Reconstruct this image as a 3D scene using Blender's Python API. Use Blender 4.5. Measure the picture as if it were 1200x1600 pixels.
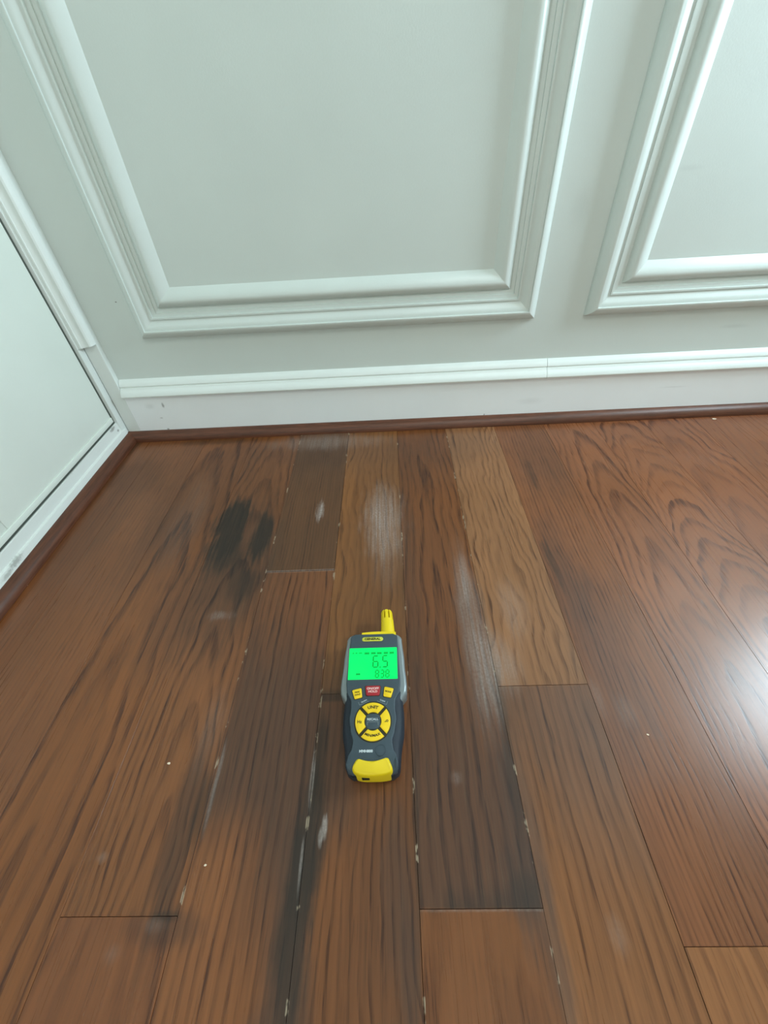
import bpy, bmesh, math, random
from mathutils import Matrix, Vector

# ------------------------------------------------------------------ camera, world, lights
scene = bpy.context.scene
for o in list(bpy.data.objects):
    bpy.data.objects.remove(o)
COL = scene.collection

cam_data = bpy.data.cameras.new('camera')
cam = bpy.data.objects.new('camera', cam_data)
COL.objects.link(cam)
cam_data.sensor_fit = 'VERTICAL'
cam_data.sensor_height = 36.0
cam_data.lens = 652.8886 * 36.0 / 1600.0
cam_data.clip_start = 0.01
cam.matrix_world = Matrix((
    (0.9987328, 0.0386504, 0.0322321, 0.0),
    (-0.0028504, 0.6828742, -0.7305304, -0.7656436),
    (-0.0502457, 0.7295128, 0.6821191, 0.4711116),
    (0, 0, 0, 1)))
scene.camera = cam

world = bpy.data.worlds.new('world')
scene.world = world
world.use_nodes = True
world.node_tree.nodes['Background'].inputs[0].default_value = (0.90, 0.99, 0.955, 1)
world.node_tree.nodes['Background'].inputs[1].default_value = 0.86

def area_light(name, loc, rot, sx, sy, power, color):
    d = bpy.data.lights.new(name, 'AREA')
    d.shape = 'RECTANGLE'; d.size = sx; d.size_y = sy; d.energy = power; d.color = color
    o = bpy.data.objects.new(name, d); COL.objects.link(o)
    o.location = loc; o.rotation_euler = rot
    return o
# daylight that comes in through the window of the right wall
area_light('daylight_window', (1.225, -0.215, 0.87), (0, math.radians(90), 0), 0.50, 0.29, 14.5, (0.70, 0.89, 1.0))
# added fill light from overhead, not a known fixture
area_light('overhead_fill', (0.70, -1.90, 2.36), (0, 0, 0), 0.5, 0.5, 14.0, (0.95, 1.0, 0.96))

scene.view_settings.view_transform = 'Standard'
scene.view_settings.look = 'None'
scene.view_settings.gamma = 1.0
scene.view_settings.use_curve_mapping = False
scene.view_settings.exposure = 0.27

# ------------------------------------------------------------------ helpers
def lin(c):
    return tuple(((v/255.0)/12.92 if v/255.0 <= 0.04045 else ((v/255.0+0.055)/1.055)**2.4) for v in c)

def tag(o, label=None, cat=None, group=None, kind=None):
    if label: o['label'] = label
    if cat: o['category'] = cat
    if group: o['group'] = group
    if kind: o['kind'] = kind
    return o

def link(name, mesh, mat=None, parent=None):
    o = bpy.data.objects.new(name, mesh)
    COL.objects.link(o)
    if mat is not None:
        mesh.materials.clear(); mesh.materials.append(mat)
    if parent is not None: o.parent = parent
    return o

def empty(name, loc=(0, 0, 0), parent=None):
    o = bpy.data.objects.new(name, None); COL.objects.link(o)
    o.location = loc; o.empty_display_size = 0.02
    if parent is not None: o.parent = parent
    return o

def mesh_from(name, verts, faces, smooth=None):
    m = bpy.data.meshes.new(name)
    m.from_pydata([tuple(v) for v in verts], [], faces)
    bm = bmesh.new(); bm.from_mesh(m)
    bmesh.ops.recalc_face_normals(bm, faces=bm.faces)
    bm.to_mesh(m); bm.free()
    if smooth is not None:
        for p in m.polygons: p.use_smooth = True
        m.set_sharp_from_angle(angle=math.radians(smooth))
    m.update()
    return m

def box_mesh(name, x0, x1, y0, y1, z0, z1, bevel=0.0):
    bm = bmesh.new()
    bmesh.ops.create_cube(bm, size=1.0)
    for v in bm.verts:
        v.co = Vector(((x0+x1)/2 + v.co.x*(x1-x0), (y0+y1)/2 + v.co.y*(y1-y0), (z0+z1)/2 + v.co.z*(z1-z0)))
    if bevel > 0:
        bmesh.ops.bevel(bm, geom=list(bm.edges), offset=bevel, segments=2, affect='EDGES', profile=0.6)
    m = bpy.data.meshes.new(name); bm.to_mesh(m); bm.free()
    if bevel > 0:
        for p in m.polygons: p.use_smooth = True
        m.set_sharp_from_angle(angle=math.radians(50))
    return m

def boxes_mesh(name, rects):
    v = []; f = []
    for (x0, x1, y0, y1, z0, z1) in rects:
        b = len(v)
        v += [(x0,y0,z0),(x1,y0,z0),(x1,y1,z0),(x0,y1,z0),(x0,y0,z1),(x1,y0,z1),(x1,y1,z1),(x0,y1,z1)]
        f += [tuple(b+i for i in q) for q in ((0,3,2,1),(4,5,6,7),(0,1,5,4),(1,2,6,5),(2,3,7,6),(3,0,4,7))]
    return mesh_from(name, v, f)

def loft(name, rings, smooth=40, cap0=True, cap1=True, closed=True):
    """rings: list of equally long vertex loops"""
    n = len(rings[0]); v = []; f = []
    for r in rings: v += list(r)
    for k in range(len(rings)-1):
        for i in range(n if closed else n-1):
            j = (i+1) % n
            f.append((k*n+i, k*n+j, (k+1)*n+j, (k+1)*n+i))
    if cap0: f.append(tuple(range(n-1, -1, -1)))
    if cap1: f.append(tuple((len(rings)-1)*n+i for i in range(n)))
    return mesh_from(name, v, f, smooth)

# ------------------------------------------------------------------ node helpers
class NT:
    def __init__(self, tree): self.t = tree; self.n = tree.nodes; self.l = tree.links
    def new(self, kind, **kw):
        nd = self.n.new(kind)
        for k, v in kw.items(): setattr(nd, k, v)
        return nd
    def put(self, sock, val):
        if isinstance(val, bpy.types.NodeSocket): self.l.new(val, sock)
        else: sock.default_value = val
    def math(self, op, a, b=None, c=None, clamp=False):
        nd = self.new('ShaderNodeMath', operation=op, use_clamp=clamp)
        self.put(nd.inputs[0], a)
        if b is not None: self.put(nd.inputs[1], b)
        if c is not None: self.put(nd.inputs[2], c)
        return nd.outputs[0]
    def vmath(self, op, a, b=None):
        nd = self.new('ShaderNodeVectorMath', operation=op)
        self.put(nd.inputs[0], a)
        if b is not None: self.put(nd.inputs[1], b)
        return nd.outputs['Value'] if op in ('LENGTH', 'DOT_PRODUCT') else nd.outputs[0]
    def noise(self, vec, scale, detail=2.0, rough=0.5):
        nd = self.new('ShaderNodeTexNoise')
        self.put(nd.inputs['Vector'], vec); nd.inputs['Scale'].default_value = scale
        nd.inputs['Detail'].default_value = detail; nd.inputs['Roughness'].default_value = rough
        return nd.outputs['Fac']
    def ramp(self, val, a, b, to0=0.0, to1=1.0, smooth=True):
        nd = self.new('ShaderNodeMapRange')
        nd.interpolation_type = 'SMOOTHSTEP' if smooth else 'LINEAR'
        self.put(nd.inputs['Value'], val)
        self.put(nd.inputs['From Min'], a); self.put(nd.inputs['From Max'], b)
        self.put(nd.inputs['To Min'], to0); self.put(nd.inputs['To Max'], to1)
        return nd.outputs['Result']
    def mix(self, fac, a, b, mode='MIX'):
        nd = self.new('ShaderNodeMix', data_type='RGBA', blend_type=mode)
        self.put(nd.inputs[0], fac)
        self.put(nd.inputs[6], a if isinstance(a, bpy.types.NodeSocket) else (tuple(a)+(1,))[:4])
        self.put(nd.inputs[7], b if isinstance(b, bpy.types.NodeSocket) else (tuple(b)+(1,))[:4])
        return nd.outputs[2]
    def scaled(self, vec, s):
        return self.vmath('MULTIPLY', vec, s)

def new_mat(name):
    m = bpy.data.materials.new(name); m.use_nodes = True
    t = NT(m.node_tree); b = m.node_tree.nodes['Principled BSDF']
    return m, t, b

def simple_mat(name, srgb, rough=0.5, metallic=0.0, noise=0.06, scale=40.0, bump=0.0, spec=0.5, linear=False):
    m, t, b = new_mat(name)
    c = srgb if linear else lin(srgb)
    tc = t.new('ShaderNodeTexCoord').outputs['Object']
    n = t.noise(tc, scale, 3.0)
    f = t.ramp(n, 0.3, 0.7, 1.0-noise, 1.0+noise, False)
    mixn = t.vmath('MULTIPLY', c, (1, 1, 1))
    sc = t.new('ShaderNodeVectorMath', operation='SCALE')
    t.put(sc.inputs[0], mixn); t.put(sc.inputs['Scale'], f)
    t.l.new(sc.outputs[0], b.inputs['Base Color'])
    b.inputs['Roughness'].default_value = rough
    b.inputs['Metallic'].default_value = metallic
    b.inputs['Specular IOR Level'].default_value = spec
    if bump:
        bp = t.new('ShaderNodeBump'); bp.inputs['Strength'].default_value = bump
        bp.inputs['Distance'].default_value = 0.001
        t.l.new(t.noise(tc, scale*6, 2.0), bp.inputs['Height'])
        t.l.new(bp.outputs[0], b.inputs['Normal'])
    return m

# node group: soft elliptic patch with edges drawn out along the grain
def make_patch_group():
    g = bpy.data.node_groups.new('patch', 'ShaderNodeTree')
    itf = g.interface
    for n, ty in (('Position', 'NodeSocketVector'), ('Centre', 'NodeSocketVector'), ('InvRadius', 'NodeSocketVector'),
                  ('Distort', 'NodeSocketFloat'), ('Soft', 'NodeSocketFloat'), ('Strength', 'NodeSocketFloat'), ('Previous', 'NodeSocketFloat')):
        itf.new_socket(n, in_out='INPUT', socket_type=ty)
    itf.new_socket('Mask', in_out='OUTPUT', socket_type='NodeSocketFloat')
    t = NT(g)
    i = t.new('NodeGroupInput').outputs; o = t.new('NodeGroupOutput')
    d = t.vmath('MULTIPLY', t.vmath('SUBTRACT', i['Position'], i['Centre']), i['InvRadius'])
    r = t.math('ADD', t.vmath('LENGTH', d), i['Distort'])
    m = t.ramp(r, t.math('SUBTRACT', 1.0, i['Soft']), t.math('ADD', 1.0, i['Soft']), 1.0, 0.0)
    m = t.math('MULTIPLY', m, i['Strength'])
    # screen with the patches before it
    inv = t.math('MULTIPLY', t.math('SUBTRACT', 1.0, m), t.math('SUBTRACT', 1.0, i['Previous']))
    t.l.new(t.math('SUBTRACT', 1.0, inv), o.inputs[0])
    return g

def make_box_group():
    g = bpy.data.node_groups.new('band', 'ShaderNodeTree')
    itf = g.interface
    for n, ty in (('Position', 'NodeSocketVector'), ('X0', 'NodeSocketFloat'), ('X1', 'NodeSocketFloat'), ('Y0', 'NodeSocketFloat'), ('Y1', 'NodeSocketFloat'),
                  ('SoftX0', 'NodeSocketFloat'), ('SoftX1', 'NodeSocketFloat'), ('SoftY0', 'NodeSocketFloat'), ('SoftY1', 'NodeSocketFloat'),
                  ('Distort', 'NodeSocketFloat'), ('Strength', 'NodeSocketFloat'), ('Previous', 'NodeSocketFloat')):
        itf.new_socket(n, in_out='INPUT', socket_type=ty)
    itf.new_socket('Mask', in_out='OUTPUT', socket_type='NodeSocketFloat')
    t = NT(g)
    i = t.new('NodeGroupInput').outputs; o = t.new('NodeGroupOutput')
    s = t.new('ShaderNodeSeparateXYZ'); t.l.new(i['Position'], s.inputs[0])
    def edge(p, e, so, up):
        pp = t.math('ADD', p, t.math('MULTIPLY', i['Distort'], so))
        a = t.math('SUBTRACT', e, so); b = t.math('ADD', e, so)
        return t.ramp(pp, a, b, 0.0 if up else 1.0, 1.0 if up else 0.0)
    m = t.math('MULTIPLY', edge(s.outputs[0], i['X0'], i['SoftX0'], True), edge(s.outputs[0], i['X1'], i['SoftX1'], False))
    m = t.math('MULTIPLY', m, edge(s.outputs[1], i['Y0'], i['SoftY0'], True))
    m = t.math('MULTIPLY', m, edge(s.outputs[1], i['Y1'], i['SoftY1'], False))
    m = t.math('MULTIPLY', m, i['Strength'])
    inv = t.math('MULTIPLY', t.math('SUBTRACT', 1.0, m), t.math('SUBTRACT', 1.0, i['Previous']))
    t.l.new(t.math('SUBTRACT', 1.0, inv), o.inputs[0])
    return g
PATCH = make_patch_group(); BAND = make_box_group()

def patches(t, pos, items, distort, default_amp=0.5):
    prev = 0.0
    for it in items:
        if it[0] == 'e':
            _, cx, cy, rx, ry, st, soft, amp = it
            g = t.new('ShaderNodeGroup'); g.node_tree = PATCH
            t.put(g.inputs['Position'], pos)
            g.inputs['Centre'].default_value = (cx, cy, 0); g.inputs['InvRadius'].default_value = (1/rx, 1/ry, 0)
            t.put(g.inputs['Distort'], t.math('MULTIPLY', distort, amp))
            g.inputs['Soft'].default_value = soft; g.inputs['Strength'].default_value = st
        else:
            _, x0, x1, y0, y1, s0, s1, s2, s3, st, amp = it
            g = t.new('ShaderNodeGroup'); g.node_tree = BAND
            t.put(g.inputs['Position'], pos)
            for k, v in zip(('X0','X1','Y0','Y1','SoftX0','SoftX1','SoftY0','SoftY1','Strength'), (x0,x1,y0,y1,s0,s1,s2,s3,st)):
                g.inputs[k].default_value = v
            t.put(g.inputs['Distort'], t.math('MULTIPLY', distort, amp))
        t.put(g.inputs['Previous'], prev)
        prev = g.outputs[0]
    return prev

# ------------------------------------------------------------------ materials
FLOOR_GAIN = 1.15
STAIN_GREY = [
    ('b', -0.2546, -0.0946, -0.4899, -0.0350, 0.0500, 0.0040, 0.1000, 0.0600, 0.24, 0.80),
    ('b', -0.0820, 0.0752, -0.4949, -0.0553, 0.0300, 0.0300, 0.1000, 0.0600, 0.20, 0.80),
    ('b', 0.0054, 0.0654, -0.6362, -0.4963, 0.0020, 0.0300, 0.1000, 0.1000, 0.40, 0.80),
    ('b', -0.0546, 0.0054, -0.7974, -0.6519, 0.0300, 0.0040, 0.0600, 0.0600, 0.28, 0.80),
    ('b', 0.1266, 0.2143, -0.7309, -0.5779, 0.0300, 0.0300, 0.1000, 0.1000, 0.28, 0.80),
    ('b', -0.1946, -0.1246, -0.6804, -0.4744, 0.0060, 0.0200, 0.0300, 0.1000, 0.92, 0.80),
    ('b', -0.1446, -0.0946, -0.7371, -0.4908, 0.0200, 0.0040, 0.0600, 0.0800, 0.90, 0.80),
    ('b', -0.0946, -0.0496, -0.6864, -0.5422, 0.0020, 0.0200, 0.0300, 0.0600, 0.75, 0.80),
    ('e', -0.0986, -0.7483, 0.0188, 0.1346, 0.85, 0.50, 1.10),
    ('e', -0.2123, -0.6799, 0.0135, 0.0747, 0.75, 0.40, 0.80),
    ('e', -0.2040, -0.7479, 0.0266, 0.0111, 0.60, 0.50, 0.80),
    ('e', -0.2430, -0.3607, 0.0589, 0.1417, 0.75, 0.50, 0.90),
    ('e', -0.3384, -0.1747, 0.0969, 0.1330, 0.45, 0.60, 0.90),
    ('e', -0.3082, -0.4473, 0.0356, 0.0717, 0.45, 0.60, 0.90),
    ('e', -0.3780, -0.3153, 0.0422, 0.0993, 0.35, 0.60, 0.90),
    ('b', -0.1946, -0.0946, -0.3800, -0.0636, 0.0040, 0.0040, 0.1000, 0.0020, 0.22, 0.80),
    ('b', 0.0054, 0.1054, -0.7380, -0.5610, 0.0020, 0.0020, 0.0020, 0.0900, 0.78, 0.80),
    ('e', 0.0939, -0.7247, 0.0158, 0.0219, 0.70, 0.50, 0.90),
    ('b', 0.1054, 0.2054, -0.6593, -0.5560, 0.0020, 0.0040, 0.1000, 0.0020, 0.62, 0.80),
    ('e', 0.1001, -0.6882, 0.0159, 0.0801, 0.70, 0.50, 0.90),
    ('e', 0.1087, -0.7632, 0.0077, 0.0372, 0.55, 0.50, 0.90),
    ('e', 0.2280, -0.4103, 0.0223, 0.1047, 0.50, 0.80, 1.40),
    ('e', 0.2618, -0.1389, 0.0413, 0.0864, 0.45, 0.90, 1.40),
    ('e', 0.2413, -0.5112, 0.0335, 0.0922, 0.30, 0.60, 0.90),
    ('e', 0.2179, -0.5980, 0.0392, 0.0508, 0.30, 0.60, 0.90),
    ('e', 0.0899, -0.5066, 0.0231, 0.0944, 0.40, 0.50, 0.90),
    ('e', 0.0136, -0.3957, 0.0126, 0.1916, 0.45, 0.50, 0.90),
    ('e', -0.0127, -0.7218, 0.0141, 0.0493, 0.55, 0.50, 0.90),
    ('e', -0.0040, -0.7662, 0.0069, 0.0406, 0.65, 0.50, 0.90),
    ('e', 0.0909, -0.0845, 0.0742, 0.0566, 0.30, 0.60, 0.90),
    ('e', -0.1232, -0.0792, 0.1538, 0.0532, 0.30, 0.60, 0.90),
    ('e', -0.4925, -0.1361, 0.0462, 0.0609, 0.40, 0.60, 0.90),
    ('e', -0.5221, -0.2795, 0.0448, 0.0924, 0.30, 0.60, 0.90)]
STAIN_BLACK = [
    ('e', -0.2721, -0.2807, 0.0237, 0.0695, 0.97, 0.30, 1.10),
    ('e', -0.2178, -0.3066, 0.0156, 0.0540, 0.93, 0.35, 1.10),
    ('e', -0.2670, -0.3445, 0.0301, 0.0366, 0.75, 0.45, 1.10),
    ('e', -0.2229, -0.4028, 0.0205, 0.0272, 0.60, 0.50, 1.10),
    ('e', -0.0915, -0.6998, 0.0127, 0.0543, 0.80, 0.60, 1.20),
    ('e', -0.0963, -0.7625, 0.0111, 0.0559, 0.72, 0.60, 1.20),
    ('e', -0.0870, -0.6227, 0.0060, 0.0418, 0.55, 0.50, 1.00),
    ('e', -0.1971, -0.6702, 0.0087, 0.0304, 0.45, 0.50, 1.00),
    ('e', 0.2161, -0.3766, 0.0045, 0.0425, 0.60, 0.80, 2.20),
    ('e', 0.2419, -0.1796, 0.0044, 0.0362, 0.45, 0.80, 2.20),
    ('e', 0.0961, -0.7267, 0.0105, 0.0111, 0.45, 0.50, 1.00),
    ('b', 0.0254, 0.1054, -0.7380, -0.7284, 0.0020, 0.0020, 0.0010, 0.0100, 0.45, 0.80),
    ('b', -0.0946, -0.0646, -0.5684, -0.5569, 0.0020, 0.0060, 0.0020, 0.0050, 0.60, 0.80),
    ('e', -0.5389, 0.0022, 0.0582, 0.0129, 0.75, 0.60, 1.00),
    ('e', -0.5495, -0.0309, 0.0113, 0.0342, 0.70, 0.60, 1.00),
    ('e', -0.3700, -0.0258, 0.0834, 0.0098, 0.50, 0.60, 1.00),
    ('e', -0.5542, -0.1119, 0.0185, 0.0553, 0.45, 0.60, 1.00),
    ('e', 0.1064, -0.5757, 0.0041, 0.0412, 0.50, 0.60, 1.00),
    ('e', 0.1005, -0.6484, 0.0043, 0.0430, 0.50, 0.60, 1.00),
    ('e', 0.0055, -0.6678, 0.0024, 0.0610, 0.50, 0.60, 0.80),
    ('e', -0.2051, -0.7411, 0.0097, 0.0031, 0.50, 0.60, 1.00)]
STAIN_WHITE = [
    ('e', -0.0244, -0.2732, 0.0251, 0.0606, 0.50, 0.80, 1.30),
    ('e', -0.0195, -0.3262, 0.0177, 0.0621, 0.26, 0.90, 0.90),
    ('e', 0.0894, -0.4756, 0.0137, 0.0983, 0.36, 0.80, 0.90),
    ('e', 0.0978, -0.5274, 0.0134, 0.0438, 0.36, 0.80, 0.90),
    ('e', 0.1171, -0.5279, 0.0163, 0.0285, 0.30, 0.80, 0.90),
    ('e', 0.0880, -0.3989, 0.0080, 0.0315, 0.32, 0.70, 0.90),
    ('e', 0.1442, -0.4537, 0.0148, 0.0351, 0.20, 0.80, 0.90),
    ('e', -0.1286, -0.2519, 0.0043, 0.0206, 0.75, 0.60, 2.60),
    ('e', -0.2412, -0.4516, 0.0123, 0.0060, 0.28, 0.80, 2.20),
    ('e', -0.1394, -0.0440, 0.0927, 0.0235, 0.30, 0.70, 1.00),
    ('e', 0.0467, -0.6449, 0.0037, 0.0044, 0.28, 0.80, 2.00),
    ('e', -0.0784, -0.6815, 0.0018, 0.0067, 0.80, 0.60, 2.00),
    ('e', -0.0817, -0.6899, 0.0015, 0.0056, 0.70, 0.60, 2.00),
    ('e', -0.0947, -0.6465, 0.0016, 0.0219, 0.60, 0.50, 1.10),
    ('e', -0.0965, -0.7086, 0.0012, 0.0173, 0.50, 0.50, 1.10),
    ('e', -0.1910, -0.6383, 0.0020, 0.0341, 0.30, 0.80, 2.20),
    ('e', -0.2106, -0.5955, 0.0099, 0.0329, 0.10, 0.90, 1.60),
    ('e', 0.1585, -0.7531, 0.0059, 0.0084, 0.14, 0.90, 2.00),
    ('e', 0.2364, -0.5854, 0.0080, 0.0144, 0.12, 0.90, 2.00),
    ('e', 0.2114, -0.5713, 0.0055, 0.0165, 0.14, 0.90, 2.00),
    ('b', -0.1946, -0.0946, -0.3815, -0.3785, 0.0040, 0.0040, 0.0005, 0.0006, 0.38, 0.60),
    ('b', 0.0054, 0.1054, -0.7395, -0.7385, 0.0020, 0.0020, 0.0010, 0.0010, 0.30, 0.80),
    ('e', -0.2775, -0.7025, 0.0041, 0.0027, 0.20, 0.80, 2.00),
    ('e', -0.2126, -0.7463, 0.0075, 0.0037, 0.16, 0.90, 2.00),
    ('e', -0.2399, -0.7621, 0.0047, 0.0042, 0.14, 0.90, 2.00),
    ('e', -0.3511, -0.2425, 0.0227, 0.0823, 0.09, 0.90, 1.00)]


def near(items, x0, x1, y0, y1):
    out = []
    for it in items:
        if it[0] == 'e':
            k = 1.0 + it[6] + 0.75*it[7]
            a, b, c, d = it[1]-it[3]*k, it[1]+it[3]*k, it[2]-it[4]*k, it[2]+it[4]*k
        else:
            a, b, c, d = it[1]-it[5]*2, it[2]+it[6]*2, it[3]-it[7]*2, it[4]+it[8]*2
        if a < x1 and b > x0 and c < y1 and d > y0: out.append(it)
    return out

def make_plank_mat(x0, x1, y0, y1):
    s_grey, s_black, s_white = (near(L, x0, x1, y0, y1) for L in (STAIN_GREY, STAIN_BLACK, STAIN_WHITE))
    m, t, b = new_mat('oak_plank')
    tc = t.new('ShaderNodeTexCoord').outputs['Object']
    pos = t.new('ShaderNodeNewGeometry').outputs['Position']
    def attr(name, out='Fac'):
        a = t.new('ShaderNodeAttribute', attribute_type='OBJECT', attribute_name=name)
        return a.outputs[out]
    seed = attr('seed'); u0 = attr('grain_centre'); a_ = attr('grain_depth'); b_ = attr('grain_slope')
    ring_sp = attr('grain_rings'); wave = attr('grain_wave'); contrast = attr('grain_contrast'); tint = attr('tint', 'Vector')
    off = t.new('ShaderNodeCombineXYZ'); t.put(off.inputs[2], seed)
    P = t.vmath('ADD', tc, off.outputs[0])
    s = t.new('ShaderNodeSeparateXYZ'); t.l.new(tc, s.inputs[0])
    u = s.outputs[0]; v = s.outputs[1]
    n1 = t.math('SUBTRACT', t.noise(t.scaled(P, (9, 4.5, 7)), 1.0, 1.5), 0.5)
    n1b = t.math('SUBTRACT', t.noise(t.scaled(P, (28, 14, 7)), 1.0, 1.0), 0.5)
    n2 = t.math('SUBTRACT', t.noise(t.scaled(P, (3, 3, 7)), 1.0, 1.0), 0.5)
    du = t.math('ADD', t.math('SUBTRACT', u, u0), t.math('MULTIPLY', wave, t.math('ADD', n1, t.math('MULTIPLY', n1b, 0.30))))
    h = t.math('ADD', t.math('ADD', a_, t.math('MULTIPLY', b_, v)), t.math('MULTIPLY', n2, 0.008))
    r = t.math('SQRT', t.math('ADD', t.math('MULTIPLY', du, du), t.math('MULTIPLY', h, h)))
    jit = t.math('SUBTRACT', t.noise(t.scaled(P, (150, 22, 7)), 1.0, 3.0), 0.5)
    ring = t.math('ADD', t.math('DIVIDE', r, ring_sp), t.math('MULTIPLY', jit, 0.26))
    fr = t.math('FRACT', ring)
    early = t.math('MULTIPLY', t.ramp(fr, 0.42, 0.80), t.ramp(fr, 0.90, 0.995, 1.0, 0.0))
    # some rings stronger than others
    rid = t.new('ShaderNodeTexWhiteNoise', noise_dimensions='1D')
    t.put(rid.inputs['W'], t.math('ADD', t.math('FLOOR', ring), seed))
    dash = t.ramp(t.noise(t.scaled(P, (170, 19, 7)), 1.0, 3.0), 0.36, 0.58, 0.35, 1.0)
    early = t.math('MULTIPLY', t.math('MULTIPLY', early, dash), t.ramp(rid.outputs['Value'], 0.0, 0.8, 0.35, 1.0, False))
    pore = t.ramp(t.noise(t.scaled(P, (620, 26, 7)), 1.0, 2.0), 0.46, 0.62)
    fine = t.noise(t.scaled(P, (260, 7, 7)), 1.0, 3.0, 0.6)
    broad = t.noise(t.scaled(P, (7, 3, 7)), 1.0, 2.0)
    fleck = t.ramp(t.noise(t.scaled(P, (520, 28, 7)), 1.0, 3.0), 0.56, 0.72)
    g = t.math('MULTIPLY', early, t.math('ADD', 0.55, t.math('MULTIPLY', pore, 0.45)))
    g = t.math('ADD', t.math('MULTIPLY', t.math('MULTIPLY', g, contrast), 1.35), t.math('MULTIPLY', fleck, 0.34))
    light = t.new('ShaderNodeVectorMath', operation='SCALE')
    t.put(light.inputs[0], tint)
    t.put(light.inputs['Scale'], t.math('MULTIPLY', t.ramp(fine, 0.25, 0.75, 0.82, 1.15, False), t.ramp(broad, 0.25, 0.75, 0.84, 1.16, False)))
    base = light.outputs[0]
    dark = t.vmath('MULTIPLY', base, (0.30, 0.22, 0.16))
    col = t.mix(t.math('MINIMUM', g, 1.0), base, dark)
    # ---- water damage and worn finish, as patches lying on the floor
    sx = t.math('SUBTRACT', t.noise(t.scaled(pos, (170, 9, 0)), 1.0, 4.0, 0.65), 0.5)
    sb = t.math('SUBTRACT', t.noise(t.scaled(pos, (45, 22, 0)), 1.0, 4.0, 0.6), 0.5)
    dist = t.math('ADD', t.math('MULTIPLY', sx, 1.4), t.math('MULTIPLY', sb, 1.0))
    grey = patches(t, pos, s_grey, dist)
    black = patches(t, pos, s_black, dist)
    white = patches(t, pos, s_white, dist)
    streak = t.noise(t.scaled(pos, (330, 10, 0)), 1.0, 4.0, 0.65)
    # grey: finish gone, wood weathered
    hsv = t.new('ShaderNodeHueSaturation'); hsv.inputs['Saturation'].default_value = 0.86; hsv.inputs['Value'].default_value = 0.37
    t.l.new(col, hsv.inputs['Color'])
    wet = t.mix(t.math('MULTIPLY', t.ramp(streak, 0.50, 0.80), 0.40), hsv.outputs[0], lin((118, 88, 62)))
    grey = t.math('MULTIPLY', grey, t.ramp(streak, 0.22, 0.60, 0.72, 1.05, False), clamp=True)
    col = t.mix(grey, col, wet)
    black = t.math('MULTIPLY', black, t.ramp(streak, 0.25, 0.62, 1.08, 0.80, False), clamp=True)
    col = t.mix(black, col, lin((30, 24, 17)))
    wn = t.math('MULTIPLY', white, t.ramp(streak, 0.28, 0.70, 0.25, 1.15, False), clamp=True)
    wn = t.math('MULTIPLY', wn, t.ramp(t.noise(t.scaled(pos, (420, 300, 0)), 1.0, 2.0), 0.25, 0.65, 0.55, 1.0, False))
    col = t.mix(wn, col, lin((178, 166, 160)))
    # chipped finish along the seams that opened
    ssep = t.new('ShaderNodeSeparateXYZ'); t.l.new(pos, ssep.inputs[0])
    chipn = t.ramp(t.noise(t.scaled(pos, (90, 60, 0)), 1.0, 3.0), 0.59, 0.66)
    ch = None
    for xs, hw, st in ((0.00542, 0.0011, 1.0), (0.10542, 0.0013, 0.8), (-0.09458, 0.0016, 0.7), (-0.19458, 0.0013, 0.8)):
        e = t.ramp(t.math('ABSOLUTE', t.math('SUBTRACT', ssep.outputs[0], xs)), hw*0.6, hw*1.2, st, 0.0)
        ch = e if ch is None else t.math('MAXIMUM', ch, e)
    ch = t.math('MULTIPLY', ch, chipn)
    col = t.mix(t.math('MULTIPLY', ch, 0.7), col, lin((196, 176, 150)))
    t.l.new(col, b.inputs['Base Color'])
    rough = t.math('ADD', 0.25, t.math('MULTIPLY', t.math('MAXIMUM', grey, t.math('MAXIMUM', black, wn)), 0.28))
    rough = t.math('ADD', rough, t.math('MULTIPLY', fine, 0.06))
    t.l.new(rough, b.inputs['Roughness'])
    b.inputs['Specular IOR Level'].default_value = 0.5
    bp = t.new('ShaderNodeBump'); bp.inputs['Strength'].default_value = 0.10; bp.inputs['Distance'].default_value = 0.0004
    hh = t.math('SUBTRACT', t.math('MULTIPLY', fine, 0.5), t.math('MULTIPLY', t.math('MULTIPLY', early, pore), 0.8))
    t.l.new(hh, bp.inputs['Height']); t.l.new(bp.outputs[0], b.inputs['Normal'])
    return m
M_PLANK_CLEAN = make_plank_mat(50, 50, 50, 50)

def make_paint(name, srgb, rough, marks=(), axes='xz', mark_col=(96, 92, 86), bump=0.15):
    m, t, b = new_mat(name)
    pos = t.new('ShaderNodeNewGeometry').outputs['Position']
    n = t.noise(pos, 6.0, 3.0)
    c = t.new('ShaderNodeVectorMath', operation='SCALE')
    c.inputs[0].default_value = lin(srgb)
    t.put(c.inputs['Scale'], t.ramp(n, 0.3, 0.7, 0.975, 1.02, False))
    col = c.outputs[0]
    if marks:
        s = t.new('ShaderNodeSeparateXYZ'); t.l.new(pos, s.inputs[0])
        cb = t.new('ShaderNodeCombineXYZ')
        ia, ib = ['xyz'.index(ch) for ch in axes]
        t.l.new(s.outputs[ia], cb.inputs[0]); t.l.new(s.outputs[ib], cb.inputs[1])
        d = t.math('SUBTRACT', t.noise(pos, 260.0, 3.0), 0.5)
        mk = patches(t, cb.outputs[0], marks, d)
        col = t.mix(mk, col, lin(mark_col))
    t.l.new(col, b.inputs['Base Color'])
    b.inputs['Roughness'].default_value = rough
    bp = t.new('ShaderNodeBump'); bp.inputs['Strength'].default_value = bump; bp.inputs['Distance'].default_value = 0.0006
    t.l.new(t.noise(pos, 420.0, 2.0), bp.inputs['Height']); t.l.new(bp.outputs[0], b.inputs['Normal'])
    return m
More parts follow.
